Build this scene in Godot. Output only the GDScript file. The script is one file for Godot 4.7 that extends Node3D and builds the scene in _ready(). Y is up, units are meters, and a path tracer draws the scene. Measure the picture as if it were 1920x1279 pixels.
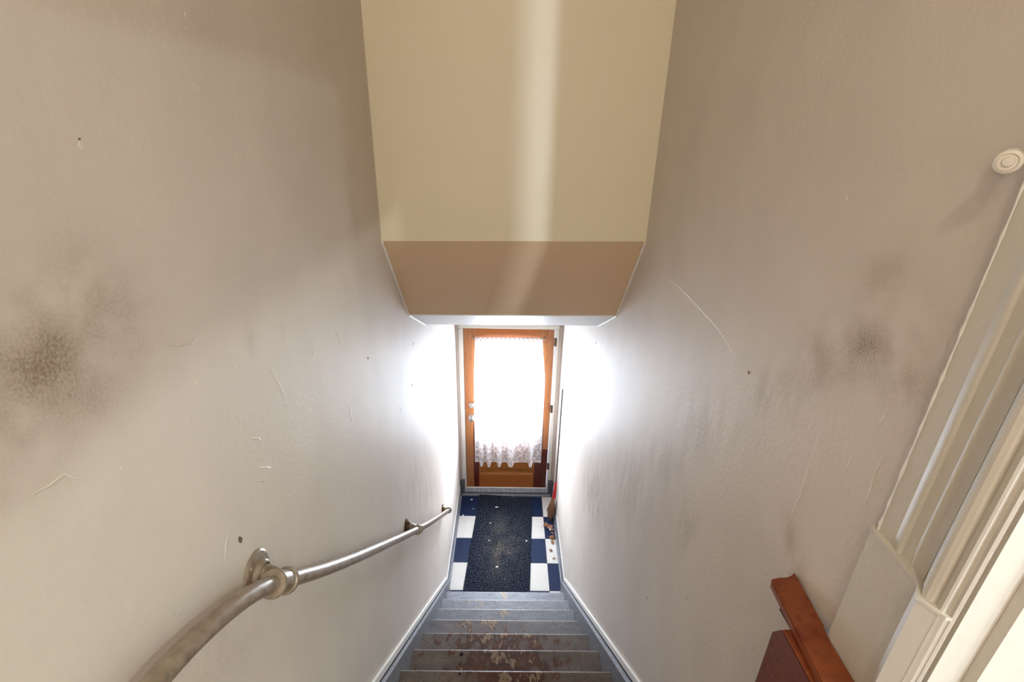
extends Node3D
# World: y up, metres. The lower landing is y = 0, the upper hall floor is y = 2.334, the stairs run down towards -z.

const XL := -0.5056      # left wall face
const XR := 0.5504       # right wall face
const ZD := -4.4091      # front face of the entry door
const YU := 2.334        # upper floor
const YC := 5.30         # upper ceiling
const RISE := 0.2122
const RUN := 0.2428
const ZN := -2.934       # nosing of the lowest tread

var mats := {}

# ---------------------------------------------------------------- mesh builder
class B:
	var v := PackedVector3Array()
	var n := PackedVector3Array()
	var t := PackedVector2Array()
	func tri(a: Vector3, b: Vector3, c: Vector3, out: Vector3, ns = null, uv = null) -> void:
		var f := (b - a).cross(c - a)
		if f.length_squared() < 1e-16:
			return
		var ps := [a, b, c]
		var q: Array = ns if ns != null else []
		var w: Array = uv if uv != null else [Vector2.ZERO, Vector2.ZERO, Vector2.ZERO]
		var fl := f.normalized()
		if fl.dot(out) < 0:
			fl = -fl
		var order := [0, 2, 1] if f.dot(out) > 0 else [0, 1, 2]
		for k in order:
			v.append(ps[k])
			n.append(q[k] if ns != null else fl)
			t.append(w[k])
	func quad(a: Vector3, b: Vector3, c: Vector3, d: Vector3, out: Vector3, ns = null, uv = null) -> void:
		var u0 = null; var u1 = null; var n0 = null; var n1 = null
		if uv != null:
			u0 = [uv[0], uv[1], uv[2]]; u1 = [uv[0], uv[2], uv[3]]
		if ns != null:
			n0 = [ns[0], ns[1], ns[2]]; n1 = [ns[0], ns[2], ns[3]]
		tri(a, b, c, out, n0, u0)
		tri(a, c, d, out, n1, u1)
	func box(lo: Vector3, hi: Vector3, ch := 0.0, xf := Transform3D.IDENTITY) -> void:
		var c := (lo + hi) * 0.5
		var h := (hi - lo) * 0.5
		ch = minf(ch, minf(h.x, minf(h.y, h.z)) * 0.9)
		var at := func(s: Vector3, axis: int) -> Vector3:
			var k := h - Vector3.ONE * ch
			k[axis] = h[axis]
			return xf * (c + s * k)
		for ax in 3:
			var b1 := (ax + 1) % 3
			var b2 := (ax + 2) % 3
			for s in [-1.0, 1.0]:
				var q := []
				for p in [[-1, -1], [1, -1], [1, 1], [-1, 1]]:
					var sv := Vector3.ZERO
					sv[ax] = s; sv[b1] = p[0]; sv[b2] = p[1]
					q.append(at.call(sv, ax))
				var o := Vector3.ZERO
				o[ax] = s
				quad(q[0], q[1], q[2], q[3], xf.basis * o, null, [Vector2(0, 0), Vector2(1, 0), Vector2(1, 1), Vector2(0, 1)])
				if ch > 0.0:
					for s2 in [-1.0, 1.0]:
						var e0 := Vector3.ZERO; var e1 := Vector3.ZERO
						e0[ax] = s; e0[b1] = s2; e0[b2] = -1
						e1[ax] = s; e1[b1] = s2; e1[b2] = 1
						var o2 := Vector3.ZERO
						o2[ax] = s; o2[b1] = s2
						quad(at.call(e0, ax), at.call(e1, ax), at.call(e1, b1), at.call(e0, b1), xf.basis * o2)
		if ch > 0.0:
			for sx in [-1.0, 1.0]:
				for sy in [-1.0, 1.0]:
					for sz in [-1.0, 1.0]:
						var s := Vector3(sx, sy, sz)
						tri(at.call(s, 0), at.call(s, 1), at.call(s, 2), xf.basis * s)
	# polygon (2D) placed by two axes and pushed along a third
	func prism(poly: PackedVector2Array, origin: Vector3, ax: Vector3, ay: Vector3, along: Vector3, uvf = null) -> void:
		var area := 0.0
		for i in poly.size():
			area += poly[i].cross(poly[(i + 1) % poly.size()])
		var idx := Geometry2D.triangulate_polygon(poly)
		for k in range(0, idx.size(), 3):
			var p := []
			for j in 3:
				var q := poly[idx[k + j]]
				p.append(origin + ax * q.x + ay * q.y)
			var uv0 = null
			if uvf != null:
				uv0 = [uvf.call(p[0]), uvf.call(p[1]), uvf.call(p[2])]
			tri(p[0], p[1], p[2], -along, null, uv0)
			var uv1 = null
			if uvf != null:
				uv1 = [uvf.call(p[0] + along), uvf.call(p[1] + along), uvf.call(p[2] + along)]
			tri(p[0] + along, p[1] + along, p[2] + along, along, null, uv1)
		for i in poly.size():
			var a2 := poly[i]
			var b2 := poly[(i + 1) % poly.size()]
			var d := (b2 - a2)
			var o2 := Vector2(d.y, -d.x) * (1.0 if area > 0 else -1.0)
			var a := origin + ax * a2.x + ay * a2.y
			var b := origin + ax * b2.x + ay * b2.y
			var uv = null
			if uvf != null:
				uv = [uvf.call(a), uvf.call(b), uvf.call(b + along), uvf.call(a + along)]
			quad(a, b, b + along, a + along, ax * o2.x + ay * o2.y, null, uv)
	func tube(pts: PackedVector3Array, rad, sides := 12, caps := true, squash := Vector3.ONE) -> void:
		var rings := []
		var nrm := []
		var up := Vector3.UP
		for i in pts.size():
			var d := (pts[mini(i + 1, pts.size() - 1)] - pts[maxi(i - 1, 0)]).normalized()
			if absf(d.dot(up)) > 0.95:
				up = Vector3.RIGHT if absf(d.x) < 0.9 else Vector3.BACK
			var s := d.cross(up).normalized()
			up = s.cross(d).normalized()
			var r: float = rad[i] if rad is Array else rad
			var ring := []; var rn := []
			for k in sides:
				var a := TAU * k / sides
				var o := (s * cos(a) + up * sin(a))
				ring.append(pts[i] + o * r * squash)
				rn.append((o / squash).normalized())
			rings.append(ring); nrm.append(rn)
		for i in pts.size() - 1:
			for k in sides:
				var k2 := (k + 1) % sides
				quad(rings[i][k], rings[i][k2], rings[i + 1][k2], rings[i + 1][k], nrm[i][k] + nrm[i][k2], [nrm[i][k], nrm[i][k2], nrm[i + 1][k2], nrm[i + 1][k]])
		if caps:
			var e := pts.size() - 1
			for k in sides:
				var k2 := (k + 1) % sides
				tri(pts[0], rings[0][k], rings[0][k2], pts[0] - pts[1])
				tri(pts[e], rings[e][k], rings[e][k2], pts[e] - pts[e - 1])
	# profile of (radius, height) turned round the y axis of xf
	func lathe(prof: PackedVector2Array, xf: Transform3D, sides := 20) -> void:
		for i in prof.size() - 1:
			var d := prof[i + 1] - prof[i]
			var on := Vector2(d.y, -d.x).normalized()
			for k in sides:
				var a0 := TAU * k / sides
				var a1 := TAU * (k + 1) / sides
				var e0 := Vector3(cos(a0), 0, sin(a0)); var e1 := Vector3(cos(a1), 0, sin(a1))
				var p := func(e: Vector3, q: Vector2) -> Vector3: return xf * (e * q.x + Vector3.UP * q.y)
				var n0: Vector3 = (xf.basis * (e0 * on.x + Vector3.UP * on.y)).normalized()
				var n1: Vector3 = (xf.basis * (e1 * on.x + Vector3.UP * on.y)).normalized()
				quad(p.call(e0, prof[i]), p.call(e1, prof[i]), p.call(e1, prof[i + 1]), p.call(e0, prof[i + 1]), n0 + n1, [n0, n1, n1, n0])
	func mesh() -> ArrayMesh:
		var a := []
		a.resize(Mesh.ARRAY_MAX)
		a[Mesh.ARRAY_VERTEX] = v
		a[Mesh.ARRAY_NORMAL] = n
		a[Mesh.ARRAY_TEX_UV] = t
		var m := ArrayMesh.new()
		m.add_surface_from_arrays(Mesh.PRIMITIVE_TRIANGLES, a)
		return m

# ---------------------------------------------------------------- scene helpers
func put(b: B, called: String, m: Material, parent: Node = self) -> MeshInstance3D:
	var o := MeshInstance3D.new()
	o.name = numbered(called, parent)
	o.mesh = b.mesh()
	o.material_override = m
	o.cast_shadow = GeometryInstance3D.SHADOW_CASTING_SETTING_ON
	parent.add_child(o, true)
	return o

func numbered(called: String, parent: Node) -> String:
	if not parent.has_node(NodePath(called)):
		return called
	var k := 1
	while parent.has_node(NodePath("%s_%03d" % [called, k])):
		k += 1
	return "%s_%03d" % [called, k]

func base(called: String, at := Vector3.ZERO) -> Node3D:
	var o := Node3D.new()
	o.name = numbered(called, self)
	add_child(o, true)
	o.position = at
	return o

func tag(o: Node, label: String, category: String, group := "", kind := "") -> Node:
	o.set_meta("label", label)
	o.set_meta("category", category)
	if group: o.set_meta("group", group)
	if kind: o.set_meta("kind", kind)
	return o

func structure(o: Node, label: String, category: String) -> void:
	tag(o, label, category, "", "structure")

func bx(lo: Vector3, hi: Vector3, ch := 0.0) -> B:
	var b := B.new()
	b.box(lo, hi, ch)
	return b

func mat(called: String, c: Color, rough := 0.6, metal := 0.0) -> StandardMaterial3D:
	var m := StandardMaterial3D.new()
	m.resource_name = called
	m.albedo_color = c
	m.roughness = rough
	m.metallic = metal
	mats[called] = m
	return m

func noise_tex(freq: float, ramp: Array, size := 512, sd := 1, kind := FastNoiseLite.TYPE_SIMPLEX_SMOOTH, oct := 4, normal := false, bump := 4.0) -> NoiseTexture2D:
	var f := FastNoiseLite.new()
	f.seed = sd; f.frequency = freq; f.noise_type = kind; f.fractal_octaves = oct
	var t := NoiseTexture2D.new()
	t.width = size; t.height = size; t.seamless = true; t.noise = f
	t.as_normal_map = normal; t.bump_strength = bump
	if ramp.size():
		var g := Gradient.new()
		var offs := PackedFloat32Array(); var cols := PackedColorArray()
		for r in ramp:
			offs.append(r[0]); cols.append(r[1])
		g.offsets = offs; g.colors = cols
		t.color_ramp = g
	return t

func tri_tex(m: StandardMaterial3D, scale: Vector3, world := false) -> void:
	m.uv1_triplanar = true
	m.uv1_world_triplanar = world
	m.uv1_scale = scale

# ---------------------------------------------------------------- wall picture coordinates
const WZ := [0.6, -0.3, -1.3, -2.6, -4.6]
const WU := [0.0, 0.08, 0.55, 0.82, 1.0]
const WY := [0.0, 1.2, 2.6, 3.0, 4.1, 5.3]
const WV := [1.0, 0.84, 0.62, 0.52, 0.08, 0.0]
func wall_uv(p: Vector3) -> Vector2:
	var r := Vector2.ZERO
	for i in WZ.size() - 1:
		if p.z >= WZ[i + 1] or i == WZ.size() - 2:
			r.x = lerpf(WU[i], WU[i + 1], (p.z - WZ[i]) / (WZ[i + 1] - WZ[i]))
			break
	for i in WY.size() - 1:
		if p.y <= WY[i + 1] or i == WY.size() - 2:
			r.y = lerpf(WV[i], WV[i + 1], (p.y - WY[i]) / (WY[i + 1] - WY[i]))
			break
	return r

func inv(a: Array, b: Array, x: float) -> float:
	var up: bool = a[-1] > a[0]
	for i in a.size() - 1:
		if (x <= a[i + 1]) == up or i == a.size() - 2:
			return lerpf(b[i], b[i + 1], (x - a[i]) / (a[i + 1] - a[i]))
	return 0.0

# grime: [y, z, radius y, radius z, strength, lean]; "lean" shears the blob along the climb of the stairs
func wall_relief(sd: int) -> ImageTexture:
	var w := 1280; var h := 1024
	var a := FastNoiseLite.new(); a.seed = sd; a.frequency = 70.0; a.fractal_octaves = 2
	var b := FastNoiseLite.new(); b.seed = sd + 4; b.frequency = 5.0; b.fractal_octaves = 3
	var wvr := WV.duplicate(); var wyr := WY.duplicate(); wvr.reverse(); wyr.reverse()
	var data := PackedByteArray(); data.resize(w * h)
	var zs := PackedFloat32Array(); zs.resize(w)
	for i in w: zs[i] = inv(WU, WZ, (i + 0.5) / w)
	for j in h:
		var y := inv(wvr, wyr, (j + 0.5) / h)
		for i in w:
			data[j * w + i] = clampi(int(128.0 + 75.0 * a.get_noise_2d(zs[i], y) + 110.0 * b.get_noise_2d(zs[i], y)), 0, 255)
	return ImageTexture.create_from_image(Image.create_from_data(w, h, false, Image.FORMAT_L8, data))

func wall_picture(paint: Color, grime: Array, sd: int) -> ImageTexture:
	var w := 1280; var h := 1024
	var big := FastNoiseLite.new(); big.seed = sd; big.frequency = 3.0; big.fractal_octaves = 4
	var mid := FastNoiseLite.new(); mid.seed = sd + 1; mid.frequency = 8.0; mid.fractal_octaves = 5
	var fine := FastNoiseLite.new(); fine.seed = sd + 2; fine.frequency = 230.0; fine.fractal_octaves = 2
	var stain := PackedFloat32Array(); stain.resize(w * h)
	var ys := PackedFloat32Array(); ys.resize(h)
	var zs := PackedFloat32Array(); zs.resize(w)
	var wvr := WV.duplicate(); var wyr := WY.duplicate(); wvr.reverse(); wyr.reverse()
	for i in w: zs[i] = inv(WU, WZ, (i + 0.5) / w)
	for j in h: ys[j] = inv(wvr, wyr, (j + 0.5) / h)
	for g in grime:
		for j in h:
			var dy: float = ys[j] - g[0]
			if absf(dy) > 2.6 * g[2]: continue
			for i in w:
				var dz: float = zs[i] - g[1] - g[5] * dy
				if absf(dz) > 2.6 * g[3]: continue
				var e := exp(-(dy * dy / (g[2] * g[2]) + dz * dz / (g[3] * g[3])))
				var sp: float = g[6]
				var m := clampf(0.5 + 0.9 * mid.get_noise_2d(zs[i] * (1.0 if sp < 0.5 else 1.6), ys[j] * (1.0 if sp < 0.5 else 0.45)), 0, 1.3)
				var f := clampf(0.75 + 0.6 * fine.get_noise_2d(zs[i], ys[j]), 0, 1.4)
				stain[j * w + i] += 0.50 * e * g[4] * m * f
	var im := Image.create(w, h, false, Image.FORMAT_RGB8)
	var dirt := Color(0.47, 0.40, 0.31)
	for j in h:
		for i in w:
			var s := stain[j * w + i]
			var k := 1.0 + 0.025 * big.get_noise_2d(zs[i], ys[j] * 0.6)
			var c := Color(paint.r * k, paint.g * k, paint.b * k)
			if s > 0.002: c = c.lerp(dirt, minf(s, 0.85))
			im.set_pixel(i, j, c)
	return ImageTexture.create_from_image(im)

# ---------------------------------------------------------------- build
func _ready() -> void:
	# camera
	var cam := Camera3D.new()
	cam.name = "camera"
	cam.position = Vector3(0, 3.8291, 0)
	cam.rotation_degrees = Vector3(-23.6943, -0.6513, 1.1544)
	cam.keep_aspect = Camera3D.KEEP_HEIGHT
	cam.fov = 70.097
	cam.near = 0.03
	add_child(cam)
	cam.current = true
	# sky and exposure
	var sky_mat := ProceduralSkyMaterial.new()
	sky_mat.sky_top_color = Color(0.72, 0.80, 0.92)
	sky_mat.sky_horizon_color = Color(0.93, 0.95, 0.98)
	sky_mat.ground_bottom_color = Color(0.55, 0.55, 0.55)
	sky_mat.ground_horizon_color = Color(0.8, 0.82, 0.84)
	sky_mat.sky_energy_multiplier = 2.2
	var sky := Sky.new(); sky.sky_material = sky_mat
	var env := Environment.new()
	env.background_mode = Environment.BG_SKY
	env.sky = sky
	env.ambient_light_source = Environment.AMBIENT_SOURCE_DISABLED
	env.reflected_light_source = Environment.REFLECTION_SOURCE_SKY
	env.tonemap_mode = Environment.TONE_MAPPER_LINEAR
	env.tonemap_exposure = 1.12
	env.sdfgi_enabled = true
	env.ssao_enabled = true
	env.ssil_enabled = true
	var we := WorldEnvironment.new(); we.name = "world_environment"; we.environment = env
	add_child(we)
	# daylight through the door glass
	var day := AreaLight3D.new()
	day.name = "door_daylight"
	day.area_size = Vector2(0.62, 1.06)
	day.area_normalize_energy = true
	day.light_color = Color(0.90, 0.95, 1.0)
	day.light_energy = 11.0
	day.area_range = 12.0
	day.shadow_enabled = true
	day.position = Vector3(0.018, 1.35, -4.47)
	day.rotation_degrees = Vector3(0, 180, 0)
	add_child(day)
	# daylight through the narrow window of the side room
	var slit := AreaLight3D.new()
	slit.name = "window_daylight"
	slit.area_size = Vector2(0.15, 1.5)
	slit.area_normalize_energy = true
	slit.light_color = Color(0.88, 0.94, 1.0)
	slit.light_energy = 13.0
	slit.area_range = 14.0
	slit.shadow_enabled = true
	slit.position = Vector3(1.70, 3.75, 4.44)
	slit.rotation_degrees = Vector3(0, 0, 0)
	add_child(slit)

	# added soft fill light at the hall back, lifting soffit and walls
	var rear := AreaLight3D.new()
	rear.name = "added_hall_fill"
	rear.area_size = Vector2(0.78, 1.3)
	rear.area_normalize_energy = true
	rear.light_color = Color(1.0, 0.91, 0.80)
	rear.light_energy = 1.8
	rear.area_range = 14.0
	rear.shadow_enabled = true
	rear.position = Vector3(0.02, 3.75, 2.55)
	add_child(rear)

	materials()
	shell()
	landing()
	entry_door()
	staircase()
	casing_at_top()
	lamps()
	handrail()
	lace()
	wooden_guard()
	small_things()

func materials() -> void:
	var peel := noise_tex(0.045, [], 512, 7, FastNoiseLite.TYPE_SIMPLEX_SMOOTH, 3, true, 2.2)
	mats.peel = peel
	var left_grime := [
		[3.605, -0.46, 0.075, 0.12, 0.78, 0.0, 0.0], [3.54, -0.43, 0.075, 0.12, 0.72, 0.0, 0.0], [3.645, -0.545, 0.05, 0.06, 0.60, 0.0, 0.0], [3.57, -0.52, 0.06, 0.08, 0.55, 0.0, 0.0], [3.60, -0.62, 0.05, 0.07, 0.28, 0.0, 0.0],
		[2.98, -0.55, 0.07, 0.16, 0.42, 0.4, 1.0], [2.88, -0.80, 0.06, 0.10, 0.25, 0.4, 1.0], [3.44, -0.88, 0.035, 0.02, 0.28, 0.0, 0.0], [3.40, -1.02, 0.03, 0.02, 0.22, 0.0, 0.0],
		[1.75, -2.55, 0.45, 0.35, 0.30, 0.9, 1.0], [1.30, -2.75, 0.4, 0.25, 0.28, 0.8, 1.0], [2.15, -1.95, 0.3, 0.22, 0.14, 0.9, 1.0],
		[2.90, -0.62, 0.05, 0.10, 0.22, 0.3, 1.0], [1.6, -1.5, 0.4, 0.2, 0.12, 0.5, 1.0], [0.9, -2.6, 0.3, 0.3, 0.12, 0.5, 1.0]]
	var right_grime := [
		[3.535, -0.67, 0.04, 0.09, 1.15, 0.0, 0.0], [3.64, -0.69, 0.06, 0.04, 0.55, 0.0, 0.0], [3.50, -0.60, 0.035, 0.04, 0.65, 0.0, 0.0], [3.60, -0.62, 0.06, 0.06, 0.55, 0.0, 0.0], [3.47, -0.75, 0.05, 0.08, 0.6, 0.0, 0.0],
		[3.345, -0.865, 0.06, 0.06, 1.0, 0.4, 1.0], [3.44, -0.78, 0.06, 0.07, 0.34, 0.4, 0.0], [3.10, -1.15, 0.12, 0.14, 0.65, 0.8, 1.0], [2.80, -1.35, 0.14, 0.14, 0.5, 0.8, 1.0],
		[2.40, -1.70, 0.2, 0.2, 0.6, 0.8, 1.0], [1.85, -2.30, 0.25, 0.28, 0.75, 0.8, 1.0], [1.60, -2.50, 0.18, 0.18, 0.5, 0.8, 1.0], [2.72, -1.12, 0.10, 0.05, 0.65, 0.3, 1.0],
		[3.05, -0.655, 0.07, 0.035, 0.9, -0.3, 1.0], [3.11, -0.70, 0.04, 0.03, 0.55, -0.5, 1.0]]
	var paint := Color(0.835, 0.80, 0.765)
	for side in [["wall_left_paint", left_grime, 11], ["wall_right_paint", right_grime, 37]]:
		var m := mat(side[0], Color.WHITE, 0.56)
		m.metallic_specular = 0.36
		m.albedo_texture = wall_picture(paint, side[1], side[2])
		m.texture_repeat = false
		m.detail_enabled = false
		mats[side[0]] = m
	# roller stipple of the walls comes from a relief map on the wall coordinates
	for k in ["wall_left_paint", "wall_right_paint"]:
		mats[k].heightmap_enabled = true
		mats[k].heightmap_texture = wall_relief(51 if k == "wall_left_paint" else 66)
		mats[k].heightmap_scale = 0.07
	var p := mat("wall_paint", paint, 0.36)
	p.normal_enabled = true; p.normal_texture = peel; p.normal_scale = 0.35
	tri_tex(p, Vector3.ONE * 2.5, true)
	var cream := mat("header_paint", Color(0.845, 0.81, 0.715), 0.45)
	cream.normal_enabled = true; cream.normal_texture = peel; cream.normal_scale = 0.12
	tri_tex(cream, Vector3.ONE * 3.0, true)
	var tan_mat := mat("soffit_tan", Color(0.84, 0.73, 0.60), 0.5)  # one even tone, tanner than the header
	tan_mat.normal_enabled = true; tan_mat.normal_texture = peel; tan_mat.normal_scale = 0.12
	tri_tex(tan_mat, Vector3.ONE * 3.0, true)
	mat("white_ceiling_paint", Color(0.87, 0.865, 0.87), 0.5)
	var trimw := mat("trim_white", Color(0.815, 0.795, 0.755), 0.5)
	trimw.normal_enabled = true
	trimw.normal_texture = noise_tex(0.02, [], 512, 21, FastNoiseLite.TYPE_SIMPLEX_SMOOTH, 4, true, 3.0)
	trimw.normal_scale = 0.4
	tri_tex(trimw, Vector3.ONE * 4.0, true)
	mat("trim_shade", Color(0.66, 0.60, 0.56), 0.5)  # white trim on its recessed side, the shade put into the colour
	mat("caulk", Color(0.90, 0.89, 0.87), 0.5)
	mat("dark_gap", Color(0.10, 0.09, 0.09), 0.9)
	var grey := mat("grey_paint", Color.WHITE, 0.42)
	grey.albedo_texture = noise_tex(0.02, [[0.0, Color(0.36, 0.36, 0.385)], [0.5, Color(0.47, 0.475, 0.50)], [0.85, Color(0.53, 0.535, 0.56)], [1.0, Color(0.30, 0.28, 0.27)]], 512, 5)
	tri_tex(grey, Vector3.ONE * 3.0, true)
	var greyd := mat("grey_paint_dark", Color(0.31, 0.315, 0.34), 0.45)
	greyd.normal_enabled = false
	# floor tiles
	for c in [["tile_white", Color(0.80, 0.785, 0.76), Color(0.72, 0.70, 0.67), Color(0.42, 0.38, 0.34)], ["tile_navy", Color(0.07, 0.12, 0.235), Color(0.12, 0.18, 0.31), Color(0.50, 0.56, 0.66)]]:
		var m := mat(c[0], Color.WHITE, 0.62)
		m.metallic_specular = 0.3
		m.albedo_texture = noise_tex(0.06, [[0.0, c[2]], [0.45, c[1]], [0.74, c[1]], [0.84, c[2]], [0.93, c[3]]], 512, 3 + c[0].length(), FastNoiseLite.TYPE_SIMPLEX, 4)
		tri_tex(m, Vector3.ONE * 3.3, true)
	# woods
	for c in [["door_wood", Color(0.62, 0.41, 0.245), Color(0.53, 0.30, 0.155), Vector3(9, 0.55, 9)], ["door_wood_across", Color(0.62, 0.37, 0.185), Color(0.50, 0.255, 0.11), Vector3(0.55, 9, 9)],
			["door_wood_shaded", Color(0.36, 0.115, 0.045), Color(0.22, 0.06, 0.03), Vector3(9, 0.55, 9)], ["door_panel_wood", Color(0.58, 0.36, 0.155), Color(0.49, 0.27, 0.105), Vector3(0.6, 8, 8)]]:  # the darkest wood has shade and reflection put into its colour
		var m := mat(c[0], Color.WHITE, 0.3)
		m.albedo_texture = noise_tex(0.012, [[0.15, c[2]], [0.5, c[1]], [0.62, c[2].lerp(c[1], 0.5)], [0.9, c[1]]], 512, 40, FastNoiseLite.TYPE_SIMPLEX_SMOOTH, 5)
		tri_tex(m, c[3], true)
	var red := mat("red_brown_paint", Color.WHITE, 0.36)
	red.albedo_texture = noise_tex(0.012, [[0.0, Color(0.38, 0.10, 0.05)], [0.30, Color(0.47, 0.225, 0.12)], [0.6, Color(0.52, 0.27, 0.145)], [0.9, Color(0.45, 0.16, 0.08)]], 512, 61)
	tri_tex(red, Vector3.ONE * 3.0, true)
	var redd := mat("maroon_paint", Color.WHITE, 0.5)
	redd.albedo_texture = noise_tex(0.03, [[0.0, Color(0.30, 0.13, 0.10)], [0.5, Color(0.42, 0.22, 0.18)], [0.85, Color(0.40, 0.20, 0.16)], [0.95, Color(0.55, 0.36, 0.28)]], 512, 62)
	tri_tex(redd, Vector3.ONE * 4.0, true)
	# metals
	var pipe := mat("painted_pipe", Color.WHITE, 0.34, 0.2)
	pipe.albedo_texture = noise_tex(0.015, [[0.0, Color(0.40, 0.36, 0.32)], [0.5, Color(0.56, 0.50, 0.44)], [0.8, Color(0.62, 0.57, 0.51)], [1.0, Color(0.36, 0.30, 0.26)]], 512, 77)
	tri_tex(pipe, Vector3.ONE * 4.0, true)
	pipe.normal_enabled = true; pipe.normal_texture = peel; pipe.normal_scale = 0.5
	mat("steel", Color(0.62, 0.61, 0.60), 0.28, 0.9)
	mat("dark_brass", Color(0.34, 0.25, 0.15), 0.4, 0.7)
	# glass
	var glass := mat("door_glass", Color(1, 1, 1, 0.06), 0.02)
	glass.transparency = BaseMaterial3D.TRANSPARENCY_ALPHA
	var conc := mat("porch_concrete", Color.WHITE, 0.85)
	conc.albedo_texture = noise_tex(0.03, [[0.0, Color(0.62, 0.61, 0.59)], [1.0, Color(0.75, 0.74, 0.72)]], 256, 90)
	tri_tex(conc, Vector3.ONE * 1.0, true)
	mat("hall_floor_wood", Color(0.42, 0.27, 0.16), 0.4)
	mat("lamp_globe", Color(0.95, 0.9, 0.8), 0.4)
	mats.lamp_globe.emission_enabled = true
	mats.lamp_globe.emission = Color(1.0, 0.86, 0.66)
	mats.lamp_globe.emission_energy_multiplier = 1.5

func wall_slab(called: String, x0: float, x1: float, m: Material, z_near: float, y_holes := false) -> MeshInstance3D:
	# a side wall with its picture coordinates: the face is cut at every knot of wall_uv
	var b := B.new()
	var face := x0 if absf(x0) < absf(x1) else x1
	var back := x1 if face == x0 else x0
	var outw := Vector3(-signf(face), 0, 0)
	var zk := [z_near]
	for z in WZ:
		if z < z_near - 0.001 and z > -4.59: zk.append(z)
	zk.append(-4.56)
	for i in zk.size() - 1:
		for j in WY.size() - 1:
			var y0: float = WY[j]; var y1: float = WY[j + 1]
			var p := [Vector3(face, y0, zk[i]), Vector3(face, y0, zk[i + 1]), Vector3(face, y1, zk[i + 1]), Vector3(face, y1, zk[i])]
			# sample the coordinates a hair inside the cell so that knots fall on the right side
			var c: Vector3 = (p[0] + p[2]) * 0.5
			var uv := []
			for q in p: uv.append(wall_uv(q.lerp(c, 0.0005)))
			b.quad(p[0], p[1], p[2], p[3], outw, null, uv)
	var e := [Vector3(face, 0, z_near), Vector3(back, 0, z_near), Vector3(back, YC, z_near), Vector3(face, YC, z_near)]
	b.quad(e[0], e[1], e[2], e[3], Vector3.BACK)
	var f := []
	for q in e: f.append(q + Vector3(0, 0, -4.56 - z_near))
	b.quad(f[0], f[1], f[2], f[3], Vector3.FORWARD)
	b.quad(e[1], e[2], f[2], f[1], -outw)
	b.quad(e[0], e[1], f[1], f[0], Vector3.DOWN)
	b.quad(e[3], e[2], f[2], f[3], Vector3.UP)
	return put(b, called, m)

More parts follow.
